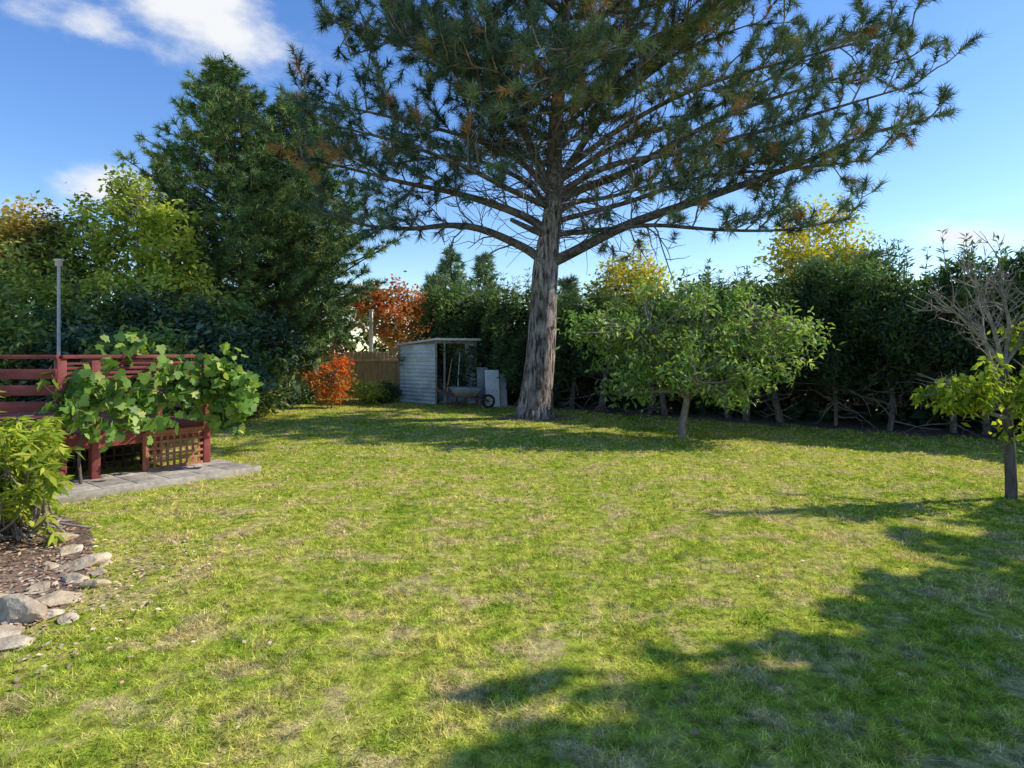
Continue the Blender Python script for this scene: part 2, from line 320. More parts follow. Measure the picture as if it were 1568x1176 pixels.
    needles('needles',np.array(tp),np.array(td),pine_n,e,n=70,L=.26,w=.018,spread=.8,back=.3,rnd=np.array(tr))
pine_main()

# ------------------------------------------------------------ other conifers
def conifer(name,base,top,prof,nb,mat,tn=26,L=.24,w=.024,zmin=.08,step=.34,rb=.25,droop=.02):
    e=empty(name); T=Tubes(); tp=[];td=[]
    base=np.array(base,float); top=np.array(top,float)
    trunk=catmull([base,base*.5+top*.5+[.1,0,0],top],8); T.add(trunk,np.linspace(rb,.02,len(trunk)),10,.04)
    for k in range(nb):
        f=zmin+(1-zmin)*(k+rng.random())/nb; az=k*2.4+rng.normal(0,.3); R=np.interp(f,prof[0],prof[1])*rng.uniform(.6,1.18)
        p=base+(top-base)*f; d=np.array([np.cos(az),np.sin(az),rng.uniform(-.05,.3)+.4*f])
        n=max(5,int(R/.3)); q=walk(p,d,R,n,.06,droop); T.add(q,np.linspace(.05*(1-f)+.015,.01,n+1),5)
        s=.3*R
        while s<R:
            j=min(int(s/R*n),n-1); t=nrm(q[j+1]-q[j]); sd=nrm(np.cross(t,[0,0,1]))*rng.choice([-1,1])+np.array([0,0,rng.uniform(-.3,.8)])
            l=rng.uniform(.25,.75)*(1.1-.5*s/R); e2=q[j]+nrm(t*.6+sd)*l
            tp.append(e2); td.append(e2-q[j]); tp.append(q[j]*.45+e2*.55+rng.normal(0,.05,3)); td.append(e2-q[j])
            T.add([q[j],e2],[.012,.006],3)
            s+=step*rng.uniform(.5,1.3)
        tp.append(q[-1]); td.append(q[-1]-q[-2])
    tp.append(top); td.append([0,0,1.])
    T.make('trunk_and_branches',barkdark,e)
    needles('needles',np.array(tp),np.array(td,float),mat,e,n=tn,L=L,w=w,spread=.85)
b=W(415,540,20.5); b[2]=0
conifer('pine_tree',b,W(335,105,20.5),([0,.12,.25,.45,.65,.85,1],[1.8,2.4,3.6,3.9,2.9,1.6,.3]),290,pine_n2,tn=30,L=.25,w=.027,zmin=.07,step=.28)
b=W(480,540,21.5); b[2]=0
conifer('pine_tree',b,W(450,160,21.5),([0,.18,.3,.42,.6,.85,1],[.5,1.2,2.8,3.3,2.6,1.6,.4]),230,pine_n2,tn=30,L=.25,w=.027,zmin=.2,step=.28)
b=W(330,540,19); b[2]=0
conifer('pine_tree',b,W(252,235,19),([0,.2,.5,.8,1],[2,2.2,1.7,.8,.15]),130,pine_n2,tn=28,w=.026,zmin=.1)
for u,v,Y,R in [(690,385,42,3.4),(742,392,44,3.2),(870,430,40,2.2),(665,425,46,3),(1250,405,30,1.8),(1325,395,28,1.5)]:
    b=W(u,540,Y); b[2]=0
    conifer('spruce_tree',b,W(u,v,Y),([0,.3,.7,1],[R,R*.9,R*.45,.1]),90,far_l,tn=16,L=.5,w=.09,step=.6,droop=-.01)

# ------------------------------------------------------------ broadleaf trees / shrubs
def ell(n,c,r,shell=.5,lump=.25):
    d=runit(n); rr=(shell+(1-shell)*rng.random(n)**.6)*(1+lump*rng.normal(size=n)*.5)
    return np.array(c)+d*rr[:,None]*np.array(r)
def broad(name,base,crown,nclump,nleaf,mat,L=.08,asp=.5,cr=.35,trunk_r=.08,fork=.35,bk=barkthin,shell=.35,minz=.3,drop=0,fk=None):
    e=empty(name); T=Tubes(); C=[]
    for c,r,w in crown: C.append(ell(int(nclump*w),c,r,shell))
    C=np.concatenate(C); C=C[C[:,2]>minz]
    base=np.array(base,float); cc=np.mean(C,0)
    if fk is None: fk=base+(cc-base)*fork
    T.add(catmull([base-[0,0,.1],base*.6+fk*.4+rng.normal(0,.03,3)*[1,1,0],fk],4),np.linspace(trunk_r,trunk_r*.75,9),10,.05)
    nl=min(len(C),9); lead=C[rng.choice(len(C),nl,replace=False)]
    lp=[]
    for l in lead:
        q=catmull([fk,fk*.5+(fk*.6+l*.4)*.5+[0,0,.12],fk*.35+l*.65+[0,0,.05],l],4); T.add(q,np.linspace(trunk_r*.55,.012,len(q)),6); lp.append(q[4:])
    lp=np.concatenate(lp)
    for c in C:
        j=np.argmin(np.linalg.norm(lp-c,axis=1)+.3*rng.random(len(lp))); a=lp[j]; mid=a*.5+c*.5+rng.normal(0,.06,3)
        T.add([a,mid,c],[.014,.01,.005],4)
    k=rng.integers(0,len(C),nleaf); P=C[k]+rng.normal(0,cr*.5,(nleaf,3))*[1,1,.8]
    ok=P[:,2]>minz*.5; P=P[ok]; k=k[ok]
    D=runit(len(P))*[1,1,.6]+[0,0,-.15-drop]
    cl=rng.random(len(C)); rnd=np.clip(.55*cl[k]+.5*rng.random(len(P)),0,1)
    T.make('trunk_and_branches',bk,e); leaves('leaves',P,mat,e,L,asp,D=D,rnd=rnd)
def gp(u,Y,z=0): return np.array([(u-784)/F*Y,Y,z])
broad('fruit_tree',gp(1043,11.6),[(W(1090,550,11.6),(1.7,1.4,.7),1),(W(985,520,11.7),(1.1,1.0,.6),.45),(W(1165,505,11.5),(1.0,1.0,.45),.32),(W(1060,465,11.6),(.8,.8,.35),.22),(W(905,500,11.3),(.5,.7,.4),.12),(W(1215,505,11.5),(.35,.5,.2),.08),(W(960,590,11.3),(.5,.6,.35),.12),(W(1110,600,11.2),(.5,.5,.25),.1),(W(1000,440,11.6),(.3,.3,.2),.05),(W(1130,455,11.6),(.3,.3,.2),.05)],
      140,11000,fruit_l,L=.115,asp=.4,cr=.25,trunk_r=.08,drop=.3,minz=.8,bk=barkthin,shell=.3,fk=W(1052,610,11.6))
for u,v,Y,R,Rz,mt in [(-60,470,13,2.2,1.5,mid_l),(70,470,14.5,1.6,1.2,shrub_l),(150,462,15,1.2,1.35,mid_l),(215,458,15.5,1.2,1.5,shrub_l),(290,458,15.5,1.2,1.4,shrub_l),(345,490,15.8,1.1,1.45,mid_l),(395,520,16.2,.95,1.2,shrub_l),(230,515,13,1.1,.95,mid_l),(325,545,13.8,1.0,1.05,shrub_l),(375,560,15.5,.8,.8,mid_l),(120,500,13.2,.9,1.0,shrub_l),(20,500,13,1,1.05,mid_l)]:
    c=W(u,v,Y); c[2]=Rz*.98; 
    broad('garden_shrub',(c[0],Y,0),[(c,(R,R*.8,Rz),1),(c+[.3*R,-.2*R,.75*Rz],(.4*R,.4*R,.4*Rz),.25),(c+[-.5*R,-.2*R,.6*Rz],(.4*R,.4*R,.4*Rz),.2)],75,3800,mt,L=.17,asp=.4,cr=.36,trunk_r=.06,fork=.3,bk=barkdark,shell=.55,minz=.15)
broad('broadleaf_tree',gp(215,17),[(W(225,380,17),(1.4,1.3,1.4),1),(W(195,295,17),(.45,.5,.6),.2),(W(245,330,17),(.4,.4,.5),.12),(W(260,430,17),(1.2,1.2,1.2),.5),(W(150,400,17.5),(.9,.9,1.2),.5),(W(135,330,17.5),(.3,.4,.5),.1)],100,7000,yg_l,L=.16,asp=.55,cr=.33,trunk_r=.13,fork=.5)
broad('broadleaf_tree',gp(90,17.5),[(W(105,400,17.5),(1.1,1.1,1.2),1),(W(60,430,16.5),(1.2,1.2,1.2),.8),(W(90,345,17.5),(.3,.4,.5),.1)],85,5000,mid_l,L=.17,asp=.5,cr=.34,trunk_r=.12,fork=.5)
broad('broadleaf_tree',gp(20,16.8),[(W(25,400,16.8),(1.2,1.0,1.2),1),(W(-60,400,17),(1.6,1.2,1.5),1),(W(60,350,17),(.5,.5,.7),.2),(W(20,335,17),(.5,.5,.5),.15)],105,6400,olive_l,L=.16,asp=.55,cr=.34,trunk_r=.12,fork=.5)
broad('broadleaf_tree',gp(60,15.3),[(W(50,455,15.3),(1.6,.8,.7),1),(W(190,440,15.5),(1.1,.7,.5),.4)],60,3000,yg_l,L=.13,asp=.5,cr=.3,trunk_r=.07,fork=.5,minz=1)
broad('broadleaf_tree',gp(-160,16),[(W(-180,400,16),(2,1.6,2),1)],80,4500,yg_l,L=.18,asp=.55,cr=.5,trunk_r=.12,fork=.5)
broad('autumn_tree',gp(605,25),[(W(605,480,25),(1.7,1.4,1.2),1),(W(565,450,25),(.9,.8,.5),.25),(W(640,465,25),(.7,.8,.5),.2)],120,5000,autumn_l,L=.17,asp=.6,cr=.36,trunk_r=.1,fork=.45,minz=1.7)
broad('red_leaf_shrub',gp(508,18.2),[((gp(508,18.2,.75)),(.55,.45,.6),1),(gp(522,18.4,1.3),(.25,.3,.3),.2)],60,1900,redshrub_l,L=.1,asp=.5,cr=.22,trunk_r=.03,fork=.2,minz=.1)
broad('pink_leaf_shrub',gp(500,23.5),[(gp(500,23.5,1.75),(.8,.5,.6),1)],40,1400,pink_l,L=.11,asp=.5,cr=.3,trunk_r=.03,fork=.2,minz=.1)
for u,Y,R,Rz,mt in [(560,19.6,.7,.34,yg_l),(430,18.6,.5,.38,shrub_l),(592,20,.35,.3,hedge_l),(465,19.5,.35,.3,hedge_l)]:
    broad('garden_shrub',gp(u,Y),[(gp(u,Y,Rz*.9),(R,R*.7,Rz),1)],40,1900,mt,L=.1,asp=.45,cr=.22,trunk_r=.03,fork=.2,minz=.06)
for u,v,Y,R in [(940,385,48,1.8),(975,365,50,1.7),(1000,400,47,1.7),(1215,315,42,1.8),(1262,292,44,1.8),(1300,315,43,1.5),(1350,420,40,1.8)]:
    top=W(u,v,Y)[2]
    broad('poplar_tree',gp(u,Y),[(gp(u,Y,top*.52),(R,R,top*.47),1)],120,3400,yellow_l if u<1320 else far_l,L=.3,asp=.7,cr=.75,trunk_r=.2,fork=.4,minz=1)
C=[]
for k in range(70):
    x=-60+k*1.9; y=34+6*rng.random()+ (8 if abs(x)<8 else 0); h=rng.uniform(2.2,3.6)
    C.append(ell(600,(x,y,h*.8),(2.4,2,h),.5))
P=np.concatenate(C); P=P[P[:,2]>0]
leaves('distant_trees',P,far_b,None,.45,.6)

# garden trees beyond the right of the view that shade the foreground
for c,r,w,nl in [((9.6,3.4,4.5),(2.5,2.2,2.1),1,15000),((10.2,1.2,4.6),(3.1,2.5,2.3),1,15000),((12.1,6.5,4.3),(2.2,1.2,1.5),1,10000)]:
    broad('garden_tree',(c[0]+.3,c[1],0),[(c,r,w)],300,nl,yg_l if c[1]<2 else fruit_l,L=.38,asp=.75,cr=.5,trunk_r=.17,fork=.45,shell=.05,minz=1.5)

def bare_tree():
    e=empty('bare_fruit_tree'); T=Tubes(); T0=Tubes(); LP=[]
    Y=6.9
    trunk=catmull([W(1549,768,Y),W(1547,700,Y),W(1541,620,Y),W(1537,560,Y)],5); T0.add(trunk,np.linspace(.06,.04,len(trunk)),14,.12)
    mains=[[W(1537,560,Y),W(1505,520,Y),W(1470,485,Y-.1),W(1435,455,Y-.2)],[W(1539,570,Y),W(1520,500,Y),W(1500,450,Y),W(1485,420,Y)],
           [W(1537,560,Y),W(1545,500,Y),W(1535,450,Y),W(1530,400,Y)],[W(1537,560,Y),W(1570,510,Y),W(1590,450,Y),W(1610,400,Y)],
           [W(1541,620,Y),W(1580,580,Y-.1),W(1620,540,Y-.2),W(1650,500,Y-.2)],[W(1538,600,Y),W(1520,560,Y+.3),W(1505,500,Y+.6),W(1510,440,Y+.8)],[W(1543,640,Y),W(1510,630,Y-.2),W(1475,600,Y-.3),W(1450,600,Y-.3)]]
    for mi,mm in enumerate(mains):
        q=catmull(mm,5); T.add(q,np.linspace(.026,.007,len(q)),7,.06)
        for k in range(22):
            j=rng.integers(3,len(q)); t=nrm(q[j]-q[j-1]); w=walk(q[j],nrm(t*.8+runit(1)[0]*.8+[0,0,.2]),rng.uniform(.15,.5),5,.18,.05)
            T.add(w,np.linspace(.008,.003,6),4)
            if mi==6: LP.append(w[3:])
            for h in range(3):
                x=walk(w[rng.integers(1,5)],nrm(t*.5+runit(1)[0]+[0,0,.2]),rng.uniform(.08,.25),3,.15,.05); T.add(x,np.linspace(.0045,.002,4),3)
    T0.make('trunk',barkdark,e); T.make('branches',barkgrey,e)
    B=np.concatenate([ell(15,W(1465,610,6.6),(.26,.25,.28),.2),ell(15,W(1560,600,6.7),(.22,.3,.25),.2),ell(10,W(1565,515,6.9),(.18,.3,.18),.2),ell(8,W(1565,655,6.8),(.22,.25,.15),.2)]+LP[:8])
    k=rng.integers(0,len(B),1350); P=B[k]+rng.normal(0,.055,(1350,3))
    leaves('leaves',P,lime_l,e,.09,.52,D=runit(1350)*[1,1,.5]+[0,0,-.6])
bare_tree()

# ------------------------------------------------------------ conifer hedge
def hedge():
    e=empty('conifer_hedge'); s=catmull([(*p,0) for p in HL],20); t=nrm(np.gradient(s,axis=0))
    nl=np.stack([t[:,1],-t[:,0],0*t[:,0]],1)
    if (hedge_dist(s[5:6,0]+nl[5:6,0],s[5:6,1]+nl[5:6,1])*SG)[0]<0: nl=-nl
    seg=np.r_[0,np.cumsum(np.linalg.norm(np.diff(s,axis=0),axis=1))]; tot=seg[-1]
    def at(a): return np.stack([np.interp(a,seg,s[:,i]) for i in range(3)],1),np.stack([np.interp(a,seg,nl[:,i]) for i in range(3)],1)
    def top(a): return np.interp(a,[0,3,5,7,9,12,16,20,24,28],[3.6,3.4,3.1,2.85,2.95,3.35,3.3,3.25,3.35,3.3])+.16*np.sin(a*2.1)+.12*np.sin(a*4.7+1)
    n=90000; a=rng.uniform(0,tot,n); B,NN=at(a); H=top(a)
    z0=1.1+.3*np.sin(a*1.9)+.2*np.sin(a*5.3)
    z0=np.where(a<5.5,z0*.3,z0)
    z=z0+(H-z0)*rng.random(n)**.9; fr=(z-z0)/(H-z0)
    lump=.36*np.sin(a*3.1+z*1.3)+.26*np.sin(a*7.3-z*2.9)+.15*np.sin(z*6+a*2)
    thick=(.95*np.sqrt(np.clip(1-fr**3,0,1))+.1)*np.clip(.6+1.5*fr,0,1)+lump*.75
    side=rng.choice([1,1,1,-1],n); dep=side*thick*(1-.35*rng.random(n)**2)
    P=B+NN*dep[:,None]+np.stack([0*z,0*z,z],1)+rng.normal(0,.05,(n,3))
    D=NN*side[:,None]*.9+runit(n)*.7+[0,0,.1]
    rnd=np.clip(.1+.45*rng.random(n)+.4*fr+.2*lump,0,1)  # leaf colour lightens upward and on bulges to paint the sunlit top
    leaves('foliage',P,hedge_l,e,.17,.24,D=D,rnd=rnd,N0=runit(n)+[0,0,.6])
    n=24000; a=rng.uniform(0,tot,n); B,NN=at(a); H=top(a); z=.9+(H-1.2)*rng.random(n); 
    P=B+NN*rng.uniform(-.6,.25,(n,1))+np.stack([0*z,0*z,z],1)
    leaves('dark_core_foliage',P,shrub_l,e,.3,.5,rnd=rng.random(n)*.3)  # dark leaf layer added to close sky gaps, interior shade put into colour
    T=Tubes(); T1=Tubes(); pp=[];dd=[]
    for k in range(210):
        a=rng.uniform(0,tot); B,NN=at(np.array([a])); h=rng.uniform(.1,.75); p=B[0]+NN[0]*rng.uniform(-.5,.5)+[0,0,top(a)-.25]
        q=walk(p,[rng.normal(0,.12),rng.normal(0,.12),1],h+.2,5,.04,.05); T.add(q,np.linspace(.012,.004,6),4)
        for j in range(1,6):
            m=int(16*(1.15-j/6)); pp.append(np.repeat(q[j:j+1],m,0)+rng.normal(0,.02,(m,3))); dd.append(runit(m)*[1,1,.3]+[0,0,.5])
    pp=np.concatenate(pp);dd=np.concatenate(dd)
    leaves('shoots',pp,hedge_l,e,.15,.22,D=dd,rnd=.4+.6*rng.random(len(pp)))
    for a in np.arange(.4,tot,.95):
        a+=rng.uniform(-.35,.35); B,NN=at(np.array([a])); p=B[0]+NN[0]*rng.uniform(.0,.65)
        q=walk(p-[0,0,.1],[rng.normal(0,.13),rng.normal(0,.13),1],2.6,8,.09,.1); T1.add(q,np.linspace(rng.uniform(.045,.1),.035,9),8,.1)
        for k in range(15):
            j=rng.integers(1,5); w=walk(q[j],nrm(NN[0]*rng.uniform(-.2,1)+runit(1)[0]*[1,1,.35]),rng.uniform(.4,1.2),5,.15,rng.uniform(-.08,.08)); T.add(w,np.linspace(.018,.005,6),4)
            for h in range(3):
                x=walk(w[rng.integers(1,5)],runit(1)[0]*[1,1,.6],rng.uniform(.15,.4),3,.2,0); T.add(x,np.linspace(.008,.003,4),3)
    T.make('twigs',barkthin,e); T1.make('trunks',barkhedge,e)
    n=11000; a=rng.uniform(0,tot,n); B,NN=at(a); P=B+NN*rng.uniform(-.9,.7,(n,1))+np.stack([0*a,0*a,rng.uniform(.45,1.5,n)],1)
    leaves('dead_foliage',P,brownleaf,e,.16,.12)
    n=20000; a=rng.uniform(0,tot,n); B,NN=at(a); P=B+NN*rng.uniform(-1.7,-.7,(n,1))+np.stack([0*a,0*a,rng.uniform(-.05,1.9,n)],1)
    leaves('added_rear_foliage',P,shrub_l,e,.34,.6,rnd=rng.random(n)*.3)  # dark leaves added behind the hedge to block light through its base
hedge()

# ------------------------------------------------------------ box tools
class Boxes:
    def __init__(s): s.V=[];s.F=[];s.n=0
    def beam(s,a,b,w,h,up=(0,0,1)):
        a=np.array(a,float);b=np.array(b,float);t=nrm(b-a);sd=nrm(np.cross(t,up)); u=np.cross(sd,t)
        v=[p+sd*x*w/2+u*y*h/2 for p in(a,b) for x,y in((-1,-1),(1,-1),(1,1),(-1,1))]
        s.V.append(np.array(v)); s.F.append(np.array([[0,1,2,3],[7,6,5,4],[0,4,5,1],[1,5,6,2],[2,6,7,3],[3,7,4,0]])+s.n); s.n+=8
    def make(s,name,mat,parent,bev=.004):
        o=build(name,np.concatenate(s.V),np.concatenate(s.F),mat,parent=parent)
        if bev: m=o.modifiers.new('b','BEVEL'); m.width=bev; m.segments=2
        return o
def fence():
    e=empty('wooden_fence'); B=Boxes(); R=Boxes(); a=np.array([-14,21.6,0.]); b=np.array([-1.2,22.4,0.]); n=95
    for i in range(n):
        p=a+(b-a)*i/n; h=1.62+.02*rng.normal()-(.12 if i%24<12 else 0); B.beam(p,p+[0,0,h],.132,.02,up=(0,1,0))
    for z in(.35,1.3): R.beam(a+[0,-.05,z],b+[0,-.05,z],.05,.09)
    for i in range(6): p=a+(b-a)*i/5+[0,.1,0]; R.beam(p,p+[0,0,1.7],.1,.1,up=(0,1,0))
    B.make('palings',fencewood,e); R.make('rails_and_posts',fencewood,e)
fence()
def corr(P0,U,Vv,lenu,lenv,along,period=.085,amp=.012):
    U=nrm(U);Vv=nrm(Vv);Nn=np.cross(U,Vv)
    L1=lenu if along=='u' else lenv; k=int(L1/period*8); t=np.linspace(0,L1,k+1); w=amp*np.sin(t/period*2*np.pi)
    other=lenv if along=='u' else lenu; A,Bv=(U,Vv) if along=='u' else (Vv,U)
    r0=P0+A*t[:,None]+Nn*w[:,None]; r1=r0+Bv*other; i=np.arange(k)
    return np.concatenate([r0,r1]),np.stack([i,i+1,i+k+2,i+k+1],1)
def shed():
    e=empty('garden_shed')
    A=gp(612,20.4); B=gp(668,19.2); C=gp(729,19.6)
    D=A+(C-B)
    up=np.array([0,0,1.]); hf=2.02
    V,f=corr(A,B-A,up,np.linalg.norm(B-A),hf-.1,'v',.12,.022); build('side_wall',V,f,metal,parent=e,smooth=True)
    V,f=corr(D,A-D,up,np.linalg.norm(A-D),hf-.12,'v',.12,.022); build('rear_wall',V,f,metal,parent=e,smooth=True)
    V,f=corr(C,D-C,up,np.linalg.norm(D-C),hf-.1,'v',.12,.022); build('far_side_wall',V,f,metal,parent=e,smooth=True)
    fx=nrm(C-B); fl=np.linalg.norm(C-B)
    V,f=corr(B+fx*(fl-.3)-nrm(A-B)*0.01,fx,up,.3,hf-.1,'v',.12,.022); build('front_panel',V,f,metal,parent=e,smooth=True)
    X=Boxes()
    for p in(A,B,C,D,B+fx*(fl-.32),B+fx*.26): X.beam(p,p+[0,0,hf-.05],.06,.06,up=(0,1,0))
    X.beam(B+[0,0,hf-.09],C+[0,0,hf-.09],.05,.1); X.beam(B+[0,0,hf-.09],A+[0,0,hf-.14],.05,.1)
    X.make('frame',surfmat('shed_timber',[(.3,(.2,.17,.14)),(.7,(.38,.33,.27))],8),e)
    bk=nrm(A-B); r0=B-bk*.12-fx*.1+[0,0,hf+.02]; ln=np.linalg.norm(A-B)+.2
    V,f=corr(r0,fx,bk-up*.08,fl+.2,ln,'u'); build('roof_sheet',V,f,metaldark,parent=e,smooth=True)
    Z=Boxes(); Z.beam(r0+[0,0,-.03],r0+fx*(fl+.2)+[0,0,-.03],.02,.07); Z.beam(r0+[0,0,-.03],r0+(bk-up*.08)*ln+[0,0,-.03],.02,.06); Z.make('roof_fascia',white,e)
shed()
def rake(name,p,q,mat):
    e=empty(name); T=Tubes(); T.add([p,q],[.018,.018],8); T.make('handle',mat,e)
    b=Boxes(); s=np.array([1,0,0.]); b.beam(np.array(p)-s*.18,np.array(p)+s*.18,.02,.03)
    for k in range(9): x=np.array(p)+s*(-.17+.0425*k); b.beam(x,x+[0,-.07,-.05],.006,.006)
    b.make('head',metaldark,e,0)
rake('garden_rake',gp(682,19.0,.1),gp(692,19.6,1.45),fencewood); rake('garden_rake',gp(700,19.05,.12),gp(704,19.6,1.6),white)
def board(name,p,w,h,mat,lean=.25,t=.04,yaw=.2):
    b=Boxes(); p=np.array(p); s=np.array([math.cos(yaw),math.sin(yaw),0]); n_=np.array([-s[1],s[0],0])
    b.beam(p+[0,0,0],p+n_*lean+[0,0,h],w,t,up=n_); return b.make(name,mat,None,.006)
board('leaning_board',gp(755,18.5),.42,1.08,white); board('leaning_board',gp(740,18.9),.34,1.15,metaldark,.2); board('leaning_board',gp(772,18.7),.2,.95,surfmat('grey_board',[(.3,(.35,.35,.34)),(.7,(.55,.55,.53))],5),.3)
def barrow():
    e=empty('wheelbarrow'); o=gp(716,18.2)
    b=[(-.32,-.24,.36),(.22,-.24,.34),(.22,.24,.34),(-.32,.24,.36),(-.5,-.34,.62),(.42,-.34,.6),(.42,.34,.6),(-.5,.34,.62)]
    V=np.array(b)+o; f=np.array([[0,1,2,3],[0,4,5,1],[1,5,6,2],[2,6,7,3],[3,7,4,0]])
    ob=build('tray',V,f,metaldark,parent=e); m=ob.modifiers.new('s','SOLIDIFY'); m.thickness=.012
    T=Tubes()
    for s in(-.22,.22): T.add(catmull([o+[.62,s*.3,.2],o+[.2,s,.3],o+[-.4,s*1.1,.36],o+[-.95,s*1.35,.55]],4),.02,8); T.add([o+[-.3,s,.34],o+[-.35,s,0.0],o+[-.2,s,.0],o+[-.05,s,.32]],.016,6)
    T.make('frame',rust,e); R=Tubes(); th=np.linspace(0,2*np.pi,25); R.add(np.stack([o[0]+.6+.17*np.cos(th),o[1]+0*th,.19+.17*np.sin(th)],1),.035,8)
    for k in range(6): a=k*math.pi/3; R.add([o+[.6,0,.19],o+[.6+.17*math.cos(a),0,.19+.17*math.sin(a)]],.008,5)
    R.make('wheel',rubber,e)
barrow()

# ------------------------------------------------------------ deck
def deck():
    e=empty('red_deck'); P0=np.array([-9.5,7.1,0.]); A=np.array([-5.33,7.4,0.]); C=np.array([-4.33,8.85,0.]); Bk=np.array([-8.2,12,0.])
    AC=nrm(C-A); lac=np.linalg.norm(C-A); PA=nrm(A-P0); CB=nrm(Bk-C)
    z=lambda p,h: np.array([p[0],p[1],h])
    R=Boxes(); D=.62
    def post(p,h,w=.1): R.beam(z(p,0),z(p,h),w,w,up=(AC[0],AC[1],0))
    for p in(A,A+AC*.36,C): post(p,1.53)
    for t in(1.4,2.8): post(A-PA*t,1.53)
    for t in(1.6,3.2): post(C+CB*t,1.53)
    for a,b in((P0,A),(A,C),(C,Bk)):
        R.beam(z(a,1.55),z(b,1.55),.14,.045); R.beam(z(a,D-.09),z(b,D-.09),.045,.2)
    out=np.array([PA[1],-PA[0],0])
    for h in(.78,.97,1.16,1.35): R.beam(z(P0+out*.07,h),z(A+out*.07,h),.025,.12)
    o2=np.array([AC[1],-AC[0],0])
    for h in(1.47,1.41,1.35,1.29): R.beam(z(A+o2*.02,h),z(C+o2*.02,h),.02,.035)
    o3=np.array([CB[1],-CB[0],0])
    for h in(1.47,1.41,1.35,1.29,1.0,.8): R.beam(z(C+o3*.02,h),z(Bk+o3*.02,h),.02,.035)
    R.beam(np.array([-4.98,6.55,.09]),np.array([-5.22,7.3,.13]),.04,.2)
    R.beam(np.array([-4.98,6.55,.09]),np.array([-7.5,6.4,.09]),.04,.2)
    R.make('posts_and_rails',redpaint,e)
    V=np.array([z(P0,D),z(A,D),z(C,D),z(Bk,D),[-12,12,D]]); Vb=V-[0,0,.05]; n=5
    build('deck_floor',np.concatenate([V,Vb]),[np.array([[0,1,2,3,4]]),np.array([[i,(i+1)%n,(i+1)%n+n,i+n] for i in range(n)])],redpaint,parent=e)
    Lt=Boxes(); a0=A+AC*(lac*.53)+o2*.03; b0=C-AC*.06+o2*.03; w=np.linalg.norm(b0-a0); h0,h1=.05,.55
    for x in np.arange(.04,w,.085): Lt.beam(z(a0+AC*x,h0),z(a0+AC*x,h1),.032,.008,up=(o2[0],o2[1],0))
    a1=a0+o2*.012;b1=b0+o2*.012
    for h in np.arange(h0+.03,h1,.085): Lt.beam(z(a1,h),z(b1,h),.008,.032)
    Lt.beam(z(a1,h0),z(b1,h0),.03,.05); Lt.beam(z(a1,h1),z(b1,h1),.03,.05); Lt.beam(z(a1,h0),z(a1,h1),.045,.045,up=(0,1,0))
    Lt.make('lattice_panel',orangewood,e,.001)
    Bx=Boxes()
    ia=A-o2*.9;ib=C-o2*.9
    for x in np.arange(0,lac,.12): Bx.beam(z(ia+AC*x,0),z(ia+AC*x,.58),.03,.01,up=(o2[0],o2[1],0))
    for h in np.arange(.05,.6,.12): Bx.beam(z(ia,h),z(ib,h),.01,.03)
    Bx.make('inner_lattice',barkdark,e,0)  # dark tone on this lattice paints the shade inside the opening
    I=Boxes(); I.beam(z(ia-o2*.6,.3),z(ib-o2*.6,.3),.02,.58); I.beam(z(P0+out*-.05,.26),z(A-out*.05-PA*.08,.26),.02,.5); I.make('under_deck_shade',deckshade,e,0)  # near-black sheets added to stand in for the shade below the floor
deck()
def patio_():
    e=empty('paved_patio'); p0=np.array([-4.93,6.42]); p1=np.array([-3.36,8.42]); ax=nrm(p1-p0); L0=np.linalg.norm(p1-p0); ay=np.array([-ax[1],ax[0]]); B=Boxes()
    nx=7; ny=3; w=L0/nx
    for i in range(nx):
        for j in range(ny):
            c=p0+ax*(i+.5)*w+ay*(j+.5)*.34+ay*.12; a=np.r_[c-ax*(w/2-.006),.03+.004*rng.random()]; b=np.r_[c+ax*(w/2-.006),.03+.004*rng.random()]
            B.beam(a,b,.328,.05)
    B.beam(np.r_[p0+ay*.055,.035],np.r_[p1+ay*.055,.035],.1,.085)
    B.make('pavers',paver,e)
    q=[p0+ay*.1,p1+ay*.1,p1+ay*1.2,p0+ay*1.2]; build('joint_sand',[(*x,.012) for x in q],np.array([[0,1,2,3]]),soil,parent=e)
patio_()

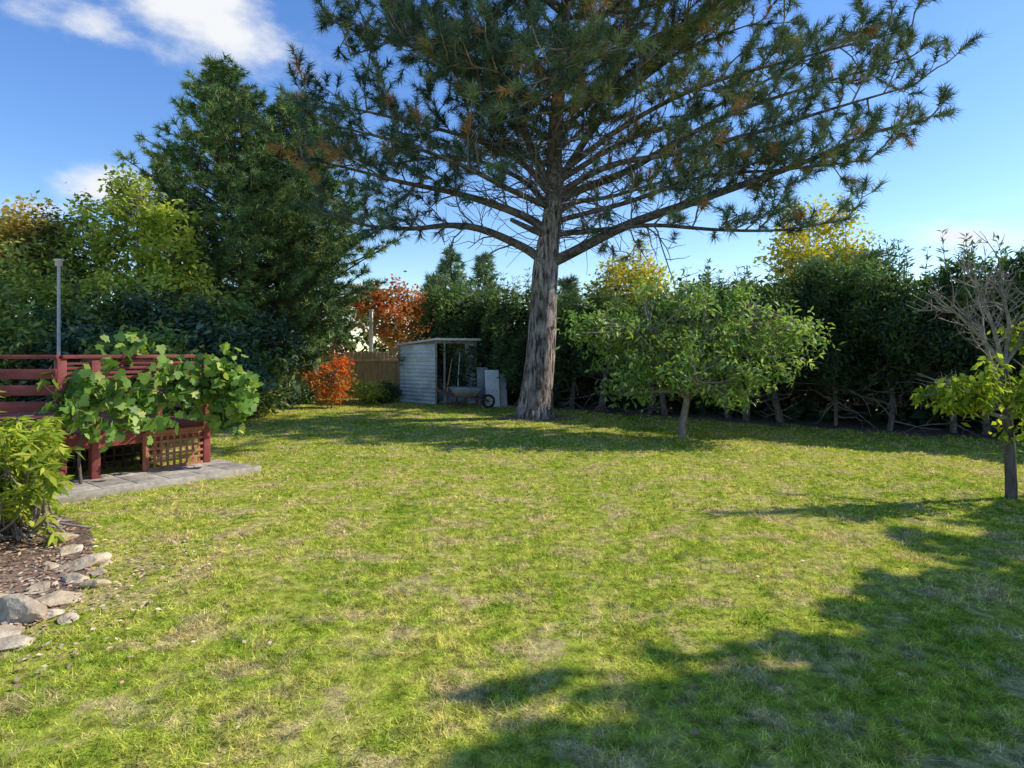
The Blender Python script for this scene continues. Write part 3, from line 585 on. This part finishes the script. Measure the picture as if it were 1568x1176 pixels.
# ------------------------------------------------------------ grape vine over the railing
def vine():
    e=empty('grape_vine')
    ol=np.array([(0,0),(.22,-.12),(.5,-.02),(.42,.22),(.62,.45),(.34,.55),(.28,.8),(0,1.0),(-.28,.8),(-.34,.55),(-.62,.45),(-.42,.22),(-.5,-.02),(-.22,-.12)])
    path=catmull([(-5.35,7.3,1.08),(-5.0,7.55,1.1),(-4.7,8.0,1.1),(-4.35,8.45,1.15),(-3.95,8.6,1.15),(-3.68,8.6,.98)],10)
    cl=[]
    for i in range(115):
        k=rng.random()**.9*(len(path)-1); b=path[int(k)]; cl.append(b+rng.normal(0,1,3)*[.11,.11,.18])
    for c in [W(195,525,8.2),W(215,530,8.2),W(180,538,8),W(350,565,8.6),W(372,610,8.6),W(345,555,8.6),W(325,570,8.6),W(120,640,7.2),W(170,655,7.4),W(220,650,7.7),W(330,640,8.5),W(365,635,8.5),W(280,560,8.3),W(140,650,7.3),W(250,640,8.0)]: cl.append(c); cl.append(c+rng.normal(0,.06,3))
    cl=np.array(cl); n=1150; P=cl[rng.integers(0,len(cl),n)]+rng.normal(0,.08,(n,3)); P[:,2]=np.maximum(P[:,2],.5)
    D=nrm(runit(n)*.9+[.1,-.2,-.7]); N0=nrm(runit(n)*1.0+[.35,-.45,.55]); S=nrm(np.cross(D,N0)); Nn=np.cross(S,D)
    sz=rng.uniform(.06,.15,n)[:,None,None]
    x=ol[None,:,0:1]; y=ol[None,:,1:2]
    V=P[:,None]+sz*(x*S[:,None]+y*D[:,None]-(.35*(x**2)+.25*y*y-.15)*Nn[:,None]*rng.uniform(-.5,1.4,(n,1,1)))
    build('leaves',V.reshape(-1,3),np.arange(n*14).reshape(n,14),vine_l,{'rnd':np.repeat(rng.random(n),14)},e)
    T=Tubes(); T.add(path,.014,6)
    T.add(catmull([(-5.05,7.35,0),(-5.1,7.4,.5),(-5.0,7.55,1.2)],5),np.linspace(.02,.013,11),8)
    for k in range(40):
        j=rng.integers(0,len(path)); w=walk(path[j],runit(1)[0]*[1,1,.6]+[0,0,-.1],rng.uniform(.2,.5),5,.2,-.03); T.add(w,np.linspace(.006,.003,6),4)
    T.make('canes',barkdark,e)
vine()
def fshrub():
    e=empty('evergreen_shrub'); T=Tubes(); PP=[];DD=[]
    for k in range(210):
        Y=rng.uniform(4.7,5.9); x=rng.uniform(-5.6,(88-784)/F*Y-.05); z=rng.uniform(.22,1.0)
        if x<-4.62 and rng.random()<.4: z=rng.uniform(.9,1.5)
        tip=np.array([x,Y,z]); b=np.array([-4.55+.3*rng.normal(),5.4+.2*rng.normal(),0.05]); q=catmull([b,b*.4+tip*.6+[0,0,-.1],tip],4); T.add(q,np.linspace(.012,.005,len(q)),5)
        for h in range(3):
            c=tip+rng.normal(0,.08,3) if h else tip; m=11; a=np.arange(m)*2.4+rng.random(); el=rng.uniform(-.9,.4,m)
            PP.append(np.repeat(c[None],m,0)+rng.normal(0,.012,(m,3))); DD.append(np.stack([np.cos(a),np.sin(a),el],1))
    PP=np.concatenate(PP);DD=np.concatenate(DD)
    T.make('stems',barkthin,e); leaves('leaves',PP,lime_l,e,.12,.29,D=DD,N0=runit(len(PP))*.6+[0,0,1])
fshrub()
def rock(p,s,seed):
    bm=bmesh.new(); bmesh.ops.create_icosphere(bm,subdivisions=4,radius=1); r=np.random.default_rng(seed); ks=[(nrm(r.normal(size=3)),r.uniform(.4,.8)) for _ in range(12)]
    for v in bm.verts:
        c=np.array(v.co)
        for d,l in ks:
            q=c@d
            if q>l: c=c-d*(q-l)*.97
        c=c+.03*np.sin(c[[1,2,0]]*7+seed)+.012*np.sin(c[[2,0,1]]*23); v.co=Vector(c*np.array(s))
    me=bpy.data.meshes.new('garden_rock'); bm.to_mesh(me); bm.free(); me.materials.append(stone); ob=bpy.data.objects.new('garden_rock',me); ob.location=p; ob.rotation_euler=(r.normal()*.15,r.normal()*.15,r.uniform(0,6)); bpy.context.scene.collection.objects.link(ob)
for i,(u,v,s) in enumerate([(25,948,(.22,.16,.11)),(92,922,(.18,.13,.06)),(125,868,(.2,.14,.07)),(95,828,(.18,.13,.07)),(60,812,(.2,.13,.07)),(10,925,(.14,.12,.06)),(138,898,(.13,.1,.05)),(22,988,(.16,.12,.05)),(45,795,(.18,.12,.08)),(5,975,(.13,.12,.06)),(60,905,(.1,.09,.04)),(68,945,(.14,.1,.06)),(110,845,(.13,.09,.05)),(116,888,(.11,.09,.05)),(150,880,(.09,.06,.03)),(80,870,(.09,.07,.04)),(105,950,(.08,.06,.03)),(160,865,(.07,.05,.025))]):
    Y=1536/(v-540); rock(gp(u,Y,s[2]*.15),s,i+20)
n=8000; x=rng.uniform(-6,-2.4,n); y=rng.uniform(2.6,6.8,n); k=inpoly(x+.12*rng.normal(size=n),y+.1*rng.normal(size=n),bed); x=x[k];y=y[k]
leaves('bark_mulch',np.stack([x,y,rng.uniform(.01,.03,len(x))],1),litter_l,None,.045,.45,D=np.stack([rng.normal(size=len(x)),rng.normal(size=len(x)),.15*rng.normal(size=len(x))],1),N0=runit(len(x))*.4+[0,0,1])
pts=[]
for cx,cy,sx,sy,m in [(-2.8,4.6,.35,.6,600),(-2.6,3.4,.3,.4,150),(1.5,14,3.5,1.8,500),(3.1,11.5,1.5,1,120),(1,6,4,3.5,320),(-4,8,1,.6,60)]:
    pts.append(np.stack([rng.normal(cx,sx,m),rng.normal(cy,sy,m),np.full(m,.02)],1))
P=np.concatenate(pts); m=len(P)
leaves('fallen_leaves',P,litter_l,None,.034,.6,D=np.stack([rng.normal(size=m),rng.normal(size=m),.2*rng.normal(size=m)],1),N0=runit(m)*.4+[0,0,1])

e=empty('lamp_post'); T=Tubes(); b=gp(90,11.5); zt=W(90,408,11.5)[2]; T.add([b,b+[0,0,zt]],[.032,.026],10); T.make('pole',greymetal,e)
H=Tubes(); H.add([b+[0,0,zt],b+[0,0,zt+.01],b+[0,0,zt+.1],b+[0,0,zt+.105],b+[0,0,zt+.13],b+[0,0,zt+.135]],[.03,.06,.06,.085,.075,.0],14); H.make('head',white,e)
e=empty('white_post'); X=Boxes(); b=gp(568,23.6); zt=W(568,476,23.6)[2]; X.beam(b,b+[0,0,zt],.13,.13,up=(0,1,0)); X.beam(b+[0,0,zt],b+[0,0,zt+.05],.18,.18,up=(0,1,0)); X.make('post',white,e)

# ------------------------------------------------------------ light, sky, camera
sd=nrm(np.array([.96,.22,0])); el=math.radians(40); sv=Vector((sd[0]*math.cos(el),sd[1]*math.cos(el),math.sin(el)))
l=bpy.data.lights.new('sun','SUN'); l.energy=5; l.angle=math.radians(.5); l.color=(1,.94,.84); lo=bpy.data.objects.new('sun',l); lo.rotation_euler=sv.to_track_quat('Z','Y').to_euler(); bpy.context.scene.collection.objects.link(lo)
w=bpy.data.worlds.new('World'); bpy.context.scene.world=w; w.use_nodes=True; N=w.node_tree.nodes; L=w.node_tree.links; N.clear()
STR=.15
sky=N.new('ShaderNodeTexSky'); sky.sky_type='NISHITA'; sky.sun_disc=False; sky.sun_elevation=el; sky.sun_rotation=math.atan2(sd[0],sd[1]); sky.dust_density=.2; sky.air_density=1.05; sky.ozone_density=3
tc=N.new('ShaderNodeTexCoord'); nrmn=N.new('ShaderNodeVectorMath'); nrmn.operation='NORMALIZE'; L.new(tc.outputs['Generated'],nrmn.inputs[0])
no=noise(N,L,nrmn.outputs[0],6,8,.62,(1,1,2.0))
mask=None
for (u,v),sc,amp in [((300,10),(6.5,6.5,10),1),((350,50),(6.5,6.5,12),.9),((430,80),(8,8,14),1.0),((150,50),(10,10,20),.7),((30,10),(10,10,18),.7),((155,285),(7,7,20),1.0),((60,320),(10,10,30),.7),((1480,360),(5,5,26),.95),((1565,300),(9,9,30),.6),((240,205),(18,18,40),.5)]:
    d=nrm(W(u,v,1)-[0,0,1.6])
    s1=N.new('ShaderNodeVectorMath'); s1.operation='SUBTRACT'; s1.inputs[1].default_value=d; L.new(nrmn.outputs[0],s1.inputs[0])
    s2=N.new('ShaderNodeVectorMath'); s2.operation='MULTIPLY'; s2.inputs[1].default_value=sc; L.new(s1.outputs[0],s2.inputs[0])
    s3=N.new('ShaderNodeVectorMath'); s3.operation='LENGTH'; L.new(s2.outputs[0],s3.inputs[0])
    mr=N.new('ShaderNodeMapRange'); mr.inputs[1].default_value=0; mr.inputs[2].default_value=1; mr.inputs[3].default_value=amp; mr.inputs[4].default_value=0; L.new(s3.outputs['Value'],mr.inputs[0])
    if mask is None: mask=mr.outputs[0]
    else:
        mm=N.new('ShaderNodeMath'); mm.operation='MAXIMUM'; L.new(mask,mm.inputs[0]); L.new(mr.outputs[0],mm.inputs[1]); mask=mm.outputs[0]
ad=N.new('ShaderNodeMath'); ad.operation='MULTIPLY_ADD'; ad.inputs[1].default_value=.5; L.new(mask,ad.inputs[0]); L.new(no.outputs[0],ad.inputs[2])
cr=N.new('ShaderNodeMapRange'); cr.interpolation_type='SMOOTHSTEP'; cr.inputs[1].default_value=.66; cr.inputs[2].default_value=1.02; L.new(ad.outputs[0],cr.inputs[0])
hs=N.new('ShaderNodeHueSaturation'); hs.inputs['Hue'].default_value=.51; hs.inputs['Saturation'].default_value=1.22; hs.inputs['Value'].default_value=1.4; L.new(sky.outputs[0],hs.inputs['Color'])
mx=N.new('ShaderNodeMix'); mx.data_type='RGBA'; L.new(cr.outputs[0],mx.inputs['Factor']); L.new(hs.outputs[0],mx.inputs['A']); mx.inputs['B'].default_value=(.92/STR,.94/STR,.97/STR,1)
bg=N.new('ShaderNodeBackground'); bg.inputs[1].default_value=STR; L.new(mx.outputs['Result'],bg.inputs[0]); o=N.new('ShaderNodeOutputWorld'); L.new(bg.outputs[0],o.inputs[0])
cam=bpy.data.cameras.new('camera'); cam.sensor_width=36; cam.lens=F/1568*36; cam.shift_y=-48/1568; cam.clip_end=3000; cam.clip_start=.05
co=bpy.data.objects.new('camera',cam); co.location=(0,0,1.6); co.rotation_euler=(math.pi/2,0,0); bpy.context.scene.collection.objects.link(co); bpy.context.scene.camera=co
sc=bpy.context.scene; sc.view_settings.view_transform='Standard'; sc.view_settings.look='None'; sc.view_settings.exposure=0
